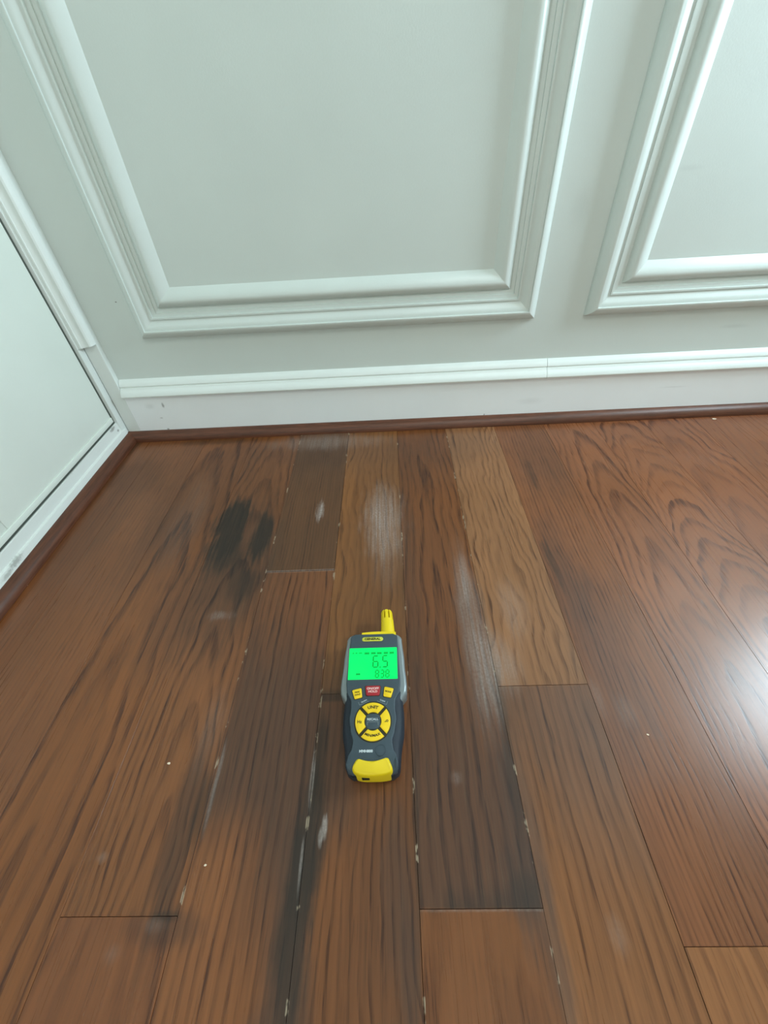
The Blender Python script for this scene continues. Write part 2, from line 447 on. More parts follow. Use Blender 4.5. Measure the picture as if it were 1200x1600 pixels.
M_WALL = make_paint('wall_paint', (214, 221, 216), 0.5,
    marks=[('e', -0.4727, 0.2662, 0.0014, 0.0010, 0.8, 0.4, 0.3), ('e', 0.295, 0.36, 0.012, 0.02, 0.06, 0.8, 0.8),
           ('e', 0.62, 0.17, 0.02, 0.003, 0.10, 0.8, 0.8), ('e', 0.44, 0.40, 0.015, 0.003, 0.07, 0.8, 0.8)])
M_MOULD = make_paint('moulding_paint', (216, 223, 218), 0.34)
M_TRIM = make_paint('trim_paint', (234, 239, 235), 0.36)
M_BASE = make_paint('baseboard_paint', (246, 249, 250), 0.40,  # whiter than the trim to make up for weak light near the floor
    marks=[('e', -0.4655, 0.0745, 0.0020, 0.0045, 0.55, 0.6, 1.6), ('e', -0.4930, 0.0735, 0.008, 0.005, 0.10, 0.8, 1.0),
           ('e', -0.480, 0.0465, 0.0028, 0.0010, 0.4, 0.6, 1.2), ('e', 0.275, 0.046, 0.02, 0.006, 0.07, 0.8, 1.0),
           ('e', 0.55, 0.062, 0.02, 0.0012, 0.12, 0.8, 1.0), ('e', -0.4765, 0.0200, 0.0022, 0.0018, 0.6, 0.5, 1.0),
           ('e', 0.186, 0.0200, 0.0012, 0.0016, 0.6, 0.5, 1.0)])
M_DOOR = make_paint('door_paint', (236, 242, 234), 0.38)
M_SILL = make_paint('sill_paint', (232, 236, 232), 0.42,
    marks=[('e', -0.366, 0.027, 0.012, 0.004, 0.5, 0.7, 1.8), ('e', -0.388, 0.024, 0.010, 0.003, 0.4, 0.7, 1.8),
           ('e', -0.024, 0.036, 0.003, 0.002, 0.6, 0.6, 1.0), ('e', -0.036, 0.0465, 0.008, 0.003, 0.6, 0.6, 1.0),
           ('e', -0.18, 0.051, 0.03, 0.002, 0.25, 0.8, 2.0)], axes='yz', mark_col=(92, 92, 82))

def make_stained_trim():
    m, t, b = new_mat('stained_trim_wood')
    tc = t.new('ShaderNodeTexCoord').outputs['Object']
    lon = t.noise(t.scaled(tc, (6, 6, 200)), 1.0, 4.0, 0.6)
    fine = t.noise(t.scaled(tc, (40, 40, 500)), 1.0, 3.0, 0.6)
    f = t.math('ADD', t.math('MULTIPLY', lon, 0.6), t.math('MULTIPLY', fine, 0.4))
    col = t.mix(t.ramp(f, 0.3, 0.7), lin((70, 38, 23)), lin((108, 62, 40)))
    t.l.new(col, b.inputs['Base Color'])
    b.inputs['Roughness'].default_value = 0.42
    return m
M_QR = make_stained_trim()
M_GAP = simple_mat('gap_shade', (82, 88, 80), 0.9)  # dark colour stands in for the shade inside the door gap
M_SUB = simple_mat('subfloor', (30, 20, 14), 0.95)

# ------------------------------------------------------------------ room shell
XL = -0.563          # face of the jamb and sill on the left
WY = 0.012           # face of the panelled wall
XR = 1.20            # right wall
YF = -2.7            # where the built part of the room ends
ZC = 2.42

wb = tag(link('wall_back', boxes_mesh('wall_back', [(-0.70, XR+0.12, WY, WY+0.10, -0.02, ZC)]), M_WALL), kind='structure',
         label='white painted wall with rectangular moulding panels above the baseboard')
ceil = tag(link('ceiling', boxes_mesh('ceiling', [(-0.70, XR+0.12, YF, WY+0.10, ZC, ZC+0.08)]), M_WALL), kind='structure', label='plain white ceiling above the room')
# right wall with a window opening  y -0.36..-0.07, z 0.62..1.12
WA, WB_, WZ0, WZ1 = -0.36, -0.07, 0.62, 1.12
wr = tag(link('wall_right', boxes_mesh('wall_right', [
    (XR, XR+0.12, YF, WA, -0.02, ZC), (XR, XR+0.12, WB_, WY, -0.02, ZC),
    (XR, XR+0.12, WA, WB_, -0.02, WZ0), (XR, XR+0.12, WA, WB_, WZ1, ZC)]), M_WALL), kind='structure', label='white wall on the right with a window opening')
win = tag(empty('window_1', (XR, WA, WZ0)), kind='structure', label='white framed window in the right wall')
def wpart(name, r, mat):
    me = boxes_mesh(name, [(a-XR, b-XR, c-WA, d-WA, e-WZ0, f-WZ0) for (a, b, c, d, e, f) in r])
    return link(name, me, mat, win)
wpart('window_frame', [(XR-0.012, XR+0.01, WA-0.05, WA, WZ0-0.05, WZ1+0.05), (XR-0.012, XR+0.01, WB_, WB_+0.045, WZ0-0.05, WZ1+0.05),
                       (XR-0.012, XR+0.01, WA, WB_, WZ1, WZ1+0.05)], M_TRIM)
wpart('window_sill', [(XR-0.03, XR+0.01, WA-0.07, WB_+0.05, WZ0-0.03, WZ0)], M_TRIM)
# left wall beyond and above the door
wl = tag(link('wall_left', boxes_mesh('wall_left', [
    (-0.70, XL, YF, -0.93, -0.02, ZC), (-0.70, XL, -0.93, WY, 2.06, ZC)]), M_WALL), kind='structure', label='white wall on the left around the door')

# ------------------------------------------------------------------ floor of separate planks
floor = tag(link('floor', boxes_mesh('floor', [(-0.70, XR, YF, WY, -0.030, -0.0125)]), M_SUB), kind='structure',
            label='water-stained brown oak plank floor')
rng = random.Random(7)
X0 = 0.00542; PW = 0.1; GAP = 0.00018

def plank_mesh(L, w=PW):
    """one plank, origin in the middle of its top, top edges eased"""
    hx = w/2 - GAP; hy = L/2 - GAP; bv = 0.00010; T = 0.0124
    v = []
    for (x, y, z) in ((hx, hy, -T), (hx, hy, -bv), (hx-bv, hy-bv, 0.0)):
        v += [(-x, -y, z), (x, -y, z), (x, y, z), (-x, y, z)]
    f = []
    for k in (0, 4):
        for i in range(4):
            j = (i+1) % 4
            f.append((k+i, k+j, k+4+j, k+4+i))
    f.append((8, 9, 10, 11)); f.append((3, 2, 1, 0))
    return mesh_from('plank', v, f)
mesh_cache = {}
def plank(k, y0, y1, tint, centre=0.12, depth=0.0, slope=0.0, rings=0.009, wave=0.03, contrast=0.8, dz=0.0, tilt=0.0, seed=None):
    L = round(y1-y0, 4)
    xa = X0+k*PW; xb = xa+PW
    xa = max(xa, XL+0.001); xb = min(xb, XR-0.001)
    key = (L, round(xb-xa, 4))
    if key not in mesh_cache:
        mesh_cache[key] = plank_mesh(L, xb-xa)
        mesh_cache[key].materials.append(M_PLANK_CLEAN)
    o = link('plank', mesh_cache[key], None, floor)
    if any(near(Q, xa, xb, y0, y1) for Q in (STAIN_GREY, STAIN_BLACK, STAIN_WHITE)):
        o.material_slots[0].link = 'OBJECT'
        o.material_slots[0].material = make_plank_mat(xa, xb, y0, y1)
    o.location = ((xa+xb)/2, (y0+y1)/2, dz)
    o.rotation_euler = (tilt, 0, 0)
    o['seed'] = float(seed if seed is not None else rng.uniform(0, 60))
    o['grain_centre'] = float(centre); o['grain_depth'] = float(depth); o['grain_slope'] = float(slope)
    o['grain_rings'] = float(rings); o['grain_wave'] = float(wave); o['grain_contrast'] = float(contrast)
    o['tint'] = [c*FLOOR_GAIN*w for c, w in zip(lin(tint), (0.98, 0.82, 0.60))]
    return o

YB = 0.0105
# seen planks, column by column (k is the column right of the seam at X0 + k*PW)
DEF = dict()
plank(-6, -0.60, YB, (116, 74, 47), centre=0.16, rings=0.006, wave=0.02, contrast=0.35)
plank(-6, -1.7, -0.60, (116, 74, 47), centre=0.16, rings=0.007, wave=0.02, contrast=0.4)
plank(-5, -1.25, YB, (117, 75, 47), centre=0.15, rings=0.006, wave=0.02, contrast=0.40, seed=3)
plank(-4, -0.92, YB, (122, 77, 44), centre=-0.012, depth=0.030, slope=0.070, rings=0.0150, wave=0.035, contrast=0.95, seed=11)
plank(-3, -0.741, YB, (118, 76, 46), centre=0.006, depth=0.036, slope=0.075, rings=0.0075, wave=0.040, contrast=0.95, seed=21)
plank(-3, -1.7, -0.741, (116, 73, 46), centre=0.0, depth=0.02, slope=0.06, rings=0.014, wave=0.03, contrast=0.9)
plank(-2, -0.380, YB, (104, 72, 49), centre=0.20, rings=0.0045, wave=0.012, contrast=0.50, dz=0.0009)
plank(-2, -1.45, -0.380, (121, 78, 49), centre=0.17, rings=0.0088, wave=0.016, contrast=0.85, dz=-0.0001, seed=5)
plank(-1, -0.560, YB, (120, 82, 50), centre=-0.10, depth=0.0, slope=0.02, rings=0.0105, wave=0.05, contrast=0.66, seed=14)
plank(-1, -1.62, -0.560, (112, 73, 47), centre=0.11, depth=0.02, slope=0.05, rings=0.0075, wave=0.035, contrast=0.72)
plank(0, -0.738, YB, (112, 71, 42), centre=-0.005, depth=0.01, slope=0.045, rings=0.0105, wave=0.035, contrast=0.9, seed=31)
plank(0, -1.55, -0.738, (116, 76, 51), centre=0.02, depth=0.05, slope=0.10, rings=0.022, wave=0.02, contrast=0.75, seed=9, dz=0.0005)
plank(1, -0.556, YB, (134, 98, 74), centre=-0.14, depth=0.0, slope=0.01, rings=0.0115, wave=0.09, contrast=0.72, seed=17)
plank(1, -1.50, -0.556, (127, 87, 60), centre=-0.16, rings=0.0092, wave=0.018, contrast=0.66, dz=-0.0003)
plank(2, -0.760, YB, (120, 78, 54), centre=0.14, rings=0.0055, wave=0.02, contrast=0.75, seed=8)
plank(2, -1.7, -0.760, (132, 91, 63), centre=-0.10, rings=0.013, wave=0.02, contrast=0.7)
plank(3, -1.02, YB, (126, 81, 56), centre=0.01, depth=0.030, slope=0.07, rings=0.0070, wave=0.04, contrast=0.90, seed=42)
plank(4, -0.97, YB, (128, 82, 56), centre=0.0, depth=0.040, slope=0.15, rings=0.0068, wave=0.09, contrast=0.95, seed=27)
plank(5, -1.3, YB, (126, 80, 55), centre=-0.02, depth=0.02, slope=0.10, rings=0.0085, wave=0.06, contrast=0.9, seed=33)
plank(6, -0.9, YB, (124, 79, 54), centre=0.03, depth=0.02, slope=0.08, rings=0.0095, wave=0.04, contrast=0.6)
plank(7, -1.1, YB, (122, 78, 54), centre=0.12, rings=0.008, wave=0.03, contrast=0.6)
ends = {-6: -1.7, -5: -1.25, -4: -0.92, -3: -1.7, -2: -1.45, -1: -1.62, 0: -1.55, 1: -1.5, 2: -1.7, 3: -1.02, 4: -0.97, 5: -1.3, 6: -0.9, 7: -1.1}
for k in range(-6, 14):
    y = ends.get(k, YB)
    while y > YF + 0.05:
        L = rng.uniform(0.7, 1.2)
        y0 = max(YF, y-L)
        if y0 - YF < 0.25: y0 = YF
        plank(k, y0, y, (122+rng.uniform(-6, 8), 78+rng.uniform(-4, 6), 50+rng.uniform(-4, 5)),
              centre=rng.choice([-0.13, 0.0, 0.02, 0.15]), depth=0.02, slope=rng.choice([0.0, 0.05, 0.09]),
              rings=rng.uniform(0.006, 0.012), wave=0.03, contrast=0.7)
        y = y0

# ------------------------------------------------------------------ mouldings on the back wall
def arc(cx, cy, r, a0, a1, n, ry=None):
    ry = ry or r
    return [(cx+r*math.cos(math.radians(a0+(a1-a0)*i/n)), cy+ry*math.sin(math.radians(a0+(a1-a0)*i/n))) for i in range(n+1)]
# (t across from the outer edge, h off the wall)
PROFILE = [(t*1.03, h) for (t, h) in [
    (0.0, 0.0), (0.0, 0.0030), (0.0018, 0.0065), (0.0045, 0.0105), (0.0075, 0.0138), (0.0105, 0.0158), (0.0130, 0.0166), (0.0146, 0.0163),
    (0.0149, 0.0136), (0.0178, 0.0134), (0.0200, 0.0128), (0.0225, 0.0114), (0.0255, 0.0094), (0.0290, 0.0077), (0.0318, 0.0072),
    (0.0320, 0.0094), (0.0345, 0.0094), (0.0348, 0.0062), (0.0412, 0.0058), (0.0415, 0.0036), (0.0465, 0.0030), (0.0482, 0.0016),
    (0.0498, 0.0050), (0.0522, 0.0085), (0.0550, 0.0112), (0.0582, 0.0123), (0.0618, 0.0119), (0.0660, 0.0101), (0.0705, 0.0070), (0.0750, 0.0034), (0.0785, 0.0)]]

def moulding_piece(name, side, x0, x1, z0, z1, parent, ox, oz):
    rings = []
    for (t, h) in PROFILE:
        y = -h
        if side == 'bottom': a, b = (x0+t, z0+t), (x1-t, z0+t)
        elif side == 'top':  a, b = (x0+t, z1-t), (x1-t, z1-t)
        elif side == 'left': a, b = (x0+t, z0+t), (x0+t, z1-t)
        else:                a, b = (x1-t, z0+t), (x1-t, z1-t)
        rings.append([(a[0]-ox, y, a[1]-oz), (b[0]-ox, y, b[1]-oz)])
    me = loft(name, rings, smooth=28, cap0=False, cap1=False, closed=False)
    # normals must look into the room
    flip = sum((p.normal.y for p in me.polygons)) > 0
    if flip: me.flip_normals()
    return link(name, me, M_MOULD, parent)

def panel_frame(name, label, x0, x1, z0, z1):
    e = tag(empty(name, ((x0+x1)/2, WY, z0)), kind='structure', label=label)
    for sd in ('bottom', 'left', 'right', 'top'):
        moulding_piece('moulding_strip', sd, x0, x1, z0, z1, e, (x0+x1)/2, z0)
    return e
panel_frame('trim_1', 'white picture-frame moulding of the wide panel left on the wall', -0.4520, 0.2550, 0.2035, 0.96)
panel_frame('trim_2', 'white picture-frame moulding cut by the right edge of the photo', 0.3425, 1.06, 0.2035, 0.96)

# baseboard
bb = tag(empty('baseboard_back', (0, WY, 0)), kind='structure', label='white baseboard with moulded cap along the panelled wall')
BX0, BX1 = -0.5365, XR
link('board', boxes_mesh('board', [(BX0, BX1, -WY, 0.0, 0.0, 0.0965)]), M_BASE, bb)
CAP = [(0.0, 0.0950), (0.0165, 0.0950), (0.0185, 0.0962), (0.0192, 0.0985), (0.0186, 0.1010), (0.0165, 0.1050), (0.0135, 0.1085),
       (0.0112, 0.1108), (0.0106, 0.1125), (0.0088, 0.1128), (0.0086, 0.1145), (0.0098, 0.1160), (0.0092, 0.1180), (0.0065, 0.1225), (0.0030, 0.1258), (0.0, 0.1275)]
def cap_piece(xa, xb):
    rings = [[(xa, -h, z), (xb, -h, z)] for (h, z) in CAP]
    v = []; f = []
    n = len(CAP)
    for r in rings: v += r
    for i in range(n-1): f.append((2*i, 2*i+1, 2*i+3, 2*i+2))
    f.append(tuple(2*i for i in range(n))); f.append(tuple(2*i+1 for i in range(n)))
    me = mesh_from('cap_moulding', v, f, 28)
    return link('cap_moulding', me, M_TRIM, bb)
cap_piece(BX0+0.0005, 0.2948); cap_piece(0.2955, BX1-0.001)

# stained quarter round along back and left wall
def quarter_round(name, a, b, inward, parent_label):
    r = 0.0165; hgt = 0.0185
    prof = [(0, 0.0002), (r, 0.0002)] + arc(0, 0.0002, r, 6, 84, 8, hgt) + [(0, hgt)]
    A = Vector(a); B = Vector(b); d = (B-A); L = d.length; d.normalize()
    n = Vector(inward)
    rings = []
    for (p, s0, s1) in (('a', 0, 0), ('b', 1, 1)):
        ring = []
        for (o, z) in prof:
            # mitred in the corner
            base = A if p == 'a' else B
            k = o if p == 'a' else 0.0
            ring.append(base + d*k + n*o + Vector((0, 0, z)) - A)
        rings.append(ring)
    me = loft(name, rings, smooth=30)
    o = link(name, me, M_QR)
    o.location = A
    return tag(o, kind='structure', label=parent_label)
quarter_round('trim_3', (XL, 0.0, 0.0), (XR, 0.0, 0.0), (0, -1, 0), 'brown stained quarter round at the foot of the white baseboard')
quarter_round('trim_4', (XL, 0.0, 0.0), (XL, YF, 0.0), (1, 0, 0), 'brown stained quarter round at the foot of the door sill')

# ------------------------------------------------------------------ casing in the corner
cas = tag(empty('trim_5', (XL, WY, 0)), kind='structure', label='narrow white door casing in the corner, cut short above the baseboard')
# backing strip: flush with the baseboard
link('backing_strip', box_mesh('backing_strip', 0.0006, 0.0262, -0.0122, 0.0, 0.0, 2.1, 0.0006), M_TRIM, cas)
# profiled casing strip on top of it, ends at z 0.2
CP = [(-0.0028, -0.012), (-0.0028, -0.0255), (-0.0018, -0.0268), (0.0030, -0.0268), (0.0036, -0.0258), (0.0042, -0.0268), (0.0068, -0.0266), (0.0076, -0.0252),
      (0.0110, -0.0236), (0.0150, -0.0228), (0.0180, -0.0232), (0.0205, -0.0238), (0.0232, -0.0228), (0.0256, -0.0198), (0.0268, -0.0160), (0.0272, -0.012)]
rings = [[(x, y, 0.199 + 0.10*(x)) for (x, y) in CP], [(x, y, 2.1) for (x, y) in CP]]
link('casing_strip', loft('casing_strip', rings, smooth=30), M_TRIM, cas)

# ------------------------------------------------------------------ door on the left
dr = tag(empty('door_1', (XL, -0.0230, 0)), kind='structure', label='white painted door at the left edge above a painted sill')
DX = -0.0035
def dpart(name, r, mat, bevel=0.0):
    me = box_mesh(name, *r, bevel)
    return link(name, me, mat, dr)
# jamb strip beside the casing
dpart('jamb', (-0.10, 0.0, 0.0062, 0.0230, 0.0, 2.06), M_TRIM, 0.0006)
# dark rebate behind the gap round the door
dpart('rebate', (-0.10, -0.0060, -0.90, 0.0062, 0.0, 2.05), M_GAP)
# door leaf in two boards, and the strip along its foot
dpart('door_board', (-0.015, DX, -0.3142, -0.0010, 0.0665, 2.03), M_DOOR, 0.0010)
dpart('door_board', (-0.015, DX-0.0003, -0.86, -0.3146, 0.0665, 2.03), M_DOOR, 0.0010)
dpart('foot_strip', (-0.015, DX+0.0018, -0.86, -0.0010, 0.0562, 0.0662), M_DOOR, 0.0012)
# far jamb
dpart('jamb', (-0.10, 0.0, -0.905, -0.866, 0.0, 2.06), M_TRIM, 0.0006)

sill = tag(empty('trim_6', (XL, -0.006, 0)), kind='structure', label='white painted door sill with chipped edge along the left side')
def spart(name, prof):
    rings = [[(x, 0.0, z) for (x, z) in prof], [(x, -0.90, z) for (x, z) in prof]]
    return link(name, loft(name, rings, smooth=30), M_SILL, sill)
spart('sill_board', [(-0.09, 0.0), (0.0, 0.0), (0.0, 0.0298), (-0.0010, 0.0312), (-0.0022, 0.0316), (-0.0034, 0.0488), (-0.0045, 0.0498), (-0.09, 0.0498)])
spart('sill_nosing', [(0.0002, 0.0), (0.0014, 0.0), (0.0016, 0.0285), (0.0010, 0.0302), (0.0002, 0.0306)])

# ------------------------------------------------------------------ moisture meter
MM = tag(empty('moisture_meter', (-0.0330, -0.5770, 0.0)), 'yellow and dark grey handheld moisture meter with glowing green screen on the stained floor', 'meter')
M_SHELL = simple_mat('meter_grey_shell', (138, 146, 148), 0.28, 0.25, 0.04)
M_FACE = simple_mat('meter_slate_face', (60, 73, 82), 0.5, 0.0, 0.05, bump=0.05)
M_GRIP = simple_mat('meter_navy_rubber', (26, 36, 48), 0.62, 0.0, 0.08, bump=0.1)
M_YEL = simple_mat('meter_yellow', (240, 208, 16), 0.42, 0.0, 0.03)
M_KEY = simple_mat('meter_key_yellow', (246, 204, 24), 0.45, 0.0, 0.03)
M_RED = simple_mat('meter_key_red', (168, 30, 40), 0.42, 0.0, 0.03)
M_INK = simple_mat('ink_black', (58, 44, 10), 0.6)
M_WHT = simple_mat('ink_white', (214, 222, 226), 0.6)
M_PINK = simple_mat('ink_pink_white', (250, 205, 200), 0.6)
M_BADGE = simple_mat('badge_yellow', (206, 206, 70), 0.45)
M_WELL = simple_mat('key_well', (44, 40, 20), 0.7)
M_HOLE = simple_mat('slot_black', (10, 10, 10), 0.8)

def emis_mat(name, srgb, strength):
    m, t, b = new_mat(name)
    c = lin(srgb)
    tc = t.new('ShaderNodeTexCoord').outputs['Object']
    n = t.ramp(t.noise(tc, 30.0, 1.0), 0.3, 0.7, 0.97, 1.03, False)
    b.inputs['Base Color'].default_value = (c[0]*0.1, c[1]*0.1, c[2]*0.1, 1)
    b.inputs['Emission Color'].default_value = c + (1,)
    t.put(b.inputs['Emission Strength'], t.math('MULTIPLY', n, strength))
    b.inputs['Roughness'].default_value = 0.2
    b.inputs['Specular IOR Level'].default_value = 0.2
    return m
M_LCD = emis_mat('lcd_green', (4, 250, 108), 0.98)
M_SEG = emis_mat('lcd_segment', (2, 150, 52), 0.9)
M_SEG2 = emis_mat('lcd_segment_faint', (2, 164, 58), 0.9)

def interp(pts, y):
    """smooth interpolation of half widths, pts sorted by falling y"""
    for (a, b) in zip(pts, pts[1:]):
        if a[0] >= y >= b[0]:
            f = (a[0]-y)/(a[0]-b[0]); f = f*f*(3-2*f)
            return a[1]+(b[1]-a[1])*f
    return pts[-1][1] if y < pts[-1][0] else pts[0][1]

def outline(pts, n=34, inset=0.0, cx=0.0):
    """closed loop from half-width table; inset shrinks it"""
    y1 = pts[0][0]-inset; y0 = pts[-1][0]+inset
    right = []
    for i in range(n+1):
        y = y1 + (y0-y1)*i/n
        yy = pts[0][0] + (pts[-1][0]-pts[0][0])*i/n
        right.append((cx+max(0.0005, interp(pts, yy)-inset), y))
    left = [(2*cx-x, y) for (x, y) in reversed(right)]
    return right+left

def slab(name, pts, z0, z1, mat, parent, rnd=0.002, n=34, rnd0=None, cx=0.0, drop=None):
    rnd0 = rnd if rnd0 is None else rnd0
    lay = [(rnd0, z0), (rnd0*0.3, z0+rnd0*0.3), (0.0, z0+rnd0), (0.0, z1-rnd), (rnd*0.13, z1-rnd*0.5), (rnd*0.5, z1-rnd*0.13), (rnd, z1)]
    rings = []
    for ins, z in lay:
        ring = []
        for (x, y) in outline(pts, n, ins, cx):
            zz = z
            if drop: zz = z - drop(y)*max(0.0, (z-z0))/(z1-z0)
            ring.append((x, y, zz))
        rings.append(ring)
    me = loft(name, rings, smooth=35)
    return link(name, me, mat, parent)

SIL_TOP = [(0.0755, 0.0260), (0.0735, 0.0295), (0.0700, 0.0322), (0.0400, 0.0344), (0.0120, 0.0360), (0.0060, 0.0354), (-0.0020, 0.0305), (-0.0060, 0.0270)]
SIL_ALL = [(0.0700, 0.0262), (0.0040, 0.0290), (-0.0010, 0.0298), (-0.0300, 0.0290), (-0.0480, 0.0275), (-0.0620, 0.0266), (-0.0670, 0.0248), (-0.0705, 0.0195)]
FACE = [(0.0725, 0.0225), (0.0712, 0.0262), (0.0690, 0.0272), (0.0450, 0.0280), (0.0150, 0.0291), (0.0060, 0.0282), (-0.0060, 0.0230), (-0.0130, 0.0228), (-0.0230, 0.0239),
        (-0.0330, 0.0222), (-0.0440, 0.0193), (-0.0500, 0.0200), (-0.0580, 0.0236), (-0.0640, 0.0249), (-0.0680, 0.0236), (-0.0705, 0.0190)]
drop_end = lambda y: 0.010*max(0.0, (-0.0625-y)/0.008)**1.6 if y < -0.0625 else 0.0
slab('body', SIL_ALL, 0.0012, 0.0240, M_GRIP, MM, 0.003, 40)
slab('shell', SIL_TOP, 0.0030, 0.0270, M_SHELL, MM, 0.0035, 40)
slab('face_plate', FACE, 0.0180, 0.0320, M_FACE, MM, 0.0012, 60, drop=drop_end)

# side grips: bulging rubber on both sides of the waist
def grip(sgn):
    rings = []
    N = 30
    for i in range(N+1):
        f = i/N; y = 0.0130 - f*0.0805
        e = math.sin(math.pi*min(1, max(0, f)))**0.35 if 0 < f < 1 else 0.0
        outer = interp([(0.0130, 0.0330), (0.0, 0.0330), (-0.030, 0.0316), (-0.050, 0.0300), (-0.062, 0.0292), (-0.0675, 0.0262)], y)
        inner = interp(FACE, y) - 0.002
        outer = inner + (outer-inner)*max(0.05, e)
        ztop = 0.0295*(0.85+0.15*e)
        ring = []
        for k in range(9):
            a = math.radians(-90 + 180*k/8)
            ring.append((sgn*(inner + (outer-inner)*max(0.0, math.cos(a))**0.55), y, 0.003+(ztop-0.003)*(0.5+0.5*math.sin(a))))
        rings.append(ring)
    return link('grip', loft('grip', rings, smooth=50), M_GRIP, MM)
grip(-1); grip(1)

# yellow foot cap that wraps over the end
def foot_cap():
    # plan outline: concave inner edge, flared sides, rounded bottom
    def spline(p, n=4):
        out = []
        for i in range(len(p)-1):
            p0 = p[max(0, i-1)]; p1 = p[i]; p2 = p[i+1]; p3 = p[min(len(p)-1, i+2)]
            for k in range(n):
                f = k/n
                out.append(tuple(0.5*(2*b_ + (c_-a_)*f + (2*a_-5*b_+4*c_-d_)*f*f + (3*b_-a_-3*c_+d_)*f**3) for a_, b_, c_, d_ in zip(p0, p1, p2, p3)))
        out.append(p[-1])
        return out
    top = spline([(-0.0134, -0.0590), (-0.0070, -0.0604), (0.0005, -0.0608), (0.0080, -0.0600), (0.0140, -0.0584)])
    rest = spline([(0.0140, -0.0584), (0.0158, -0.0592), (0.0178, -0.0632), (0.0191, -0.0668), (0.0190, -0.0692), (0.0165, -0.0708), (0.0080, -0.0720), (-0.0020, -0.0722),
                   (-0.0100, -0.0718), (-0.0160, -0.0704), (-0.0184, -0.0684), (-0.0187, -0.0660), (-0.0172, -0.0626), (-0.0150, -0.0596), (-0.0134, -0.0590)])
    loop = top[:-1] + rest[:-1]
    def at(z, ins):
        cx, cy = 0.0, -0.0655
        R = 0.0100
        out = []
        for (x, y) in loop:
            d = max(1e-6, math.hypot(x-cx, y-cy))
            k = 1-ins/d
            yy = cy+(y-cy)*k
            zz = z
            if z > 0.02:
                zz = z - 0.0052*max(0.0, (-0.0640-y)/0.0082)**2.0
            out.append((cx+(x-cx)*k, yy, zz))
        return out
    rings = [at(0.004, 0.0016), at(0.0055, 0.0004), at(0.0075, 0.0), at(0.0290, 0.0), at(0.0312, 0.0003), at(0.0326, 0.0010), at(0.0333, 0.0022)]
    me = loft('foot_cap', rings, smooth=45)
    c = link('foot_cap', me, M_YEL, MM)
    link('socket', box_mesh('socket', -0.0104, -0.0030, -0.0728, -0.0690, 0.0150, 0.0206, 0.0008), M_HOLE, c)
    return c
foot_cap()

# yellow strip along the top edge
strip_rings = []
for i in range(13):
    f = i/12; x = -0.0145 + f*0.0400
    y = 0.0770 - 0.0011*((f-0.5)*2)**2
    strip_rings.append([(x, y-0.0060, 0.0120), (x, y, 0.0120), (x, y, 0.0290), (x, y-0.0012, 0.0312), (x, y-0.0055, 0.0316), (x, y-0.0060, 0.0300)])
link('top_strip', loft('top_strip', strip_rings, smooth=40), M_YEL, MM)

# swivelling humidity sensor at the top
def sensor():
    cx, cz = 0.0163, 0.0190
    rings = []
    for (y, r) in ((0.0700, 0.0086), (0.0765, 0.0086), (0.0790, 0.0084), (0.0980, 0.0076), (0.0985, 0.0070)):
        rings.append([(cx - (y-0.07)*0.045 + r*math.cos(2*math.pi*k/28), y, cz + r*math.sin(2*math.pi*k/28)) for k in range(28)])
    s = link('sensor', loft('sensor', rings, smooth=40), M_YEL, MM)
    core = [[(cx - (y-0.07)*0.045 + 0.0046*math.cos(2*math.pi*k/16), y, cz + 0.0046*math.sin(2*math.pi*k/16)) for k in range(16)] for y in (0.0975, 0.1095)]
    link('sensor_core', loft('sensor_core', core, smooth=40), M_HOLE, s)
    NP = 8
    for i in range(NP):
        a0 = 2*math.pi*(i+0.16)/NP + math.pi/8; a1 = 2*math.pi*(i+0.84)/NP + math.pi/8
        rr = []
        for (y, ro, ri) in ((0.0970, 0.0076, 0.0050), (0.1080, 0.0071, 0.0048), (0.1105, 0.0062, 0.0030)):
            xx = cx - (y-0.07)*0.045
            ring = [(xx+ro*math.cos(a0+(a1-a0)*k/3), y, cz+ro*math.sin(a0+(a1-a0)*k/3)) for k in range(4)]
            ring += [(xx+ri*math.cos(a1+(a0-a1)*k/3), y, cz+ri*math.sin(a1+(a0-a1)*k/3)) for k in range(4)]
            rr.append(ring)
        link('prong', loft('prong', rr, smooth=40), M_YEL, s)
    tipx = cx - 0.04*0.045
    tip = [[(tipx+r*math.cos(2*math.pi*k/20), y, cz+r*math.sin(2*math.pi*k/20)) for k in range(20)] for (y, r) in ((0.1088, 0.0048), (0.1108, 0.0048), (0.1113, 0.0040))]
    link('sensor_tip', loft('sensor_tip', tip, smooth=40), M_YEL, s)
sensor()

def rounded_prism(name, pts, z0, z1, mat, parent, ins=0.0006):
    cx = sum(p[0] for p in pts)/len(pts); cy = sum(p[1] for p in pts)/len(pts)
    def sc(f): return [(cx+(x-cx)*f, cy+(y-cy)*f) for (x, y) in pts]
    R = max(math.hypot(x-cx, y-cy) for (x, y) in pts)
    f1 = 1-ins*0.35/R; f2 = 1-ins/R
    rings = [[(x, y, z0) for x, y in pts], [(x, y, z1-ins) for x, y in pts], [(x, y, z1-ins*0.3) for x, y in sc(f1)], [(x, y, z1) for x, y in sc(f2)]]
    return link(name, loft(name, rings, smooth=35), mat, parent)

def rrect(cx, cy, w, h, r, rot=0.0, taper=0.0, n=4):
    pts = []
    for (sx, sy, a0) in ((1, 1, 0), (-1, 1, 90), (-1, -1, 180), (1, -1, 270)):
        for i in range(n+1):
            a = math.radians(a0+90*i/n)
            x = sx*(w/2-r)+r*math.cos(a); y = sy*(h/2-r)+r*math.sin(a)
            x *= 1+taper*y/h
            pts.append((x, y))
    c, s = math.cos(rot), math.sin(rot)
    return [(cx+x*c-y*s, cy+x*s+y*c) for (x, y) in pts]

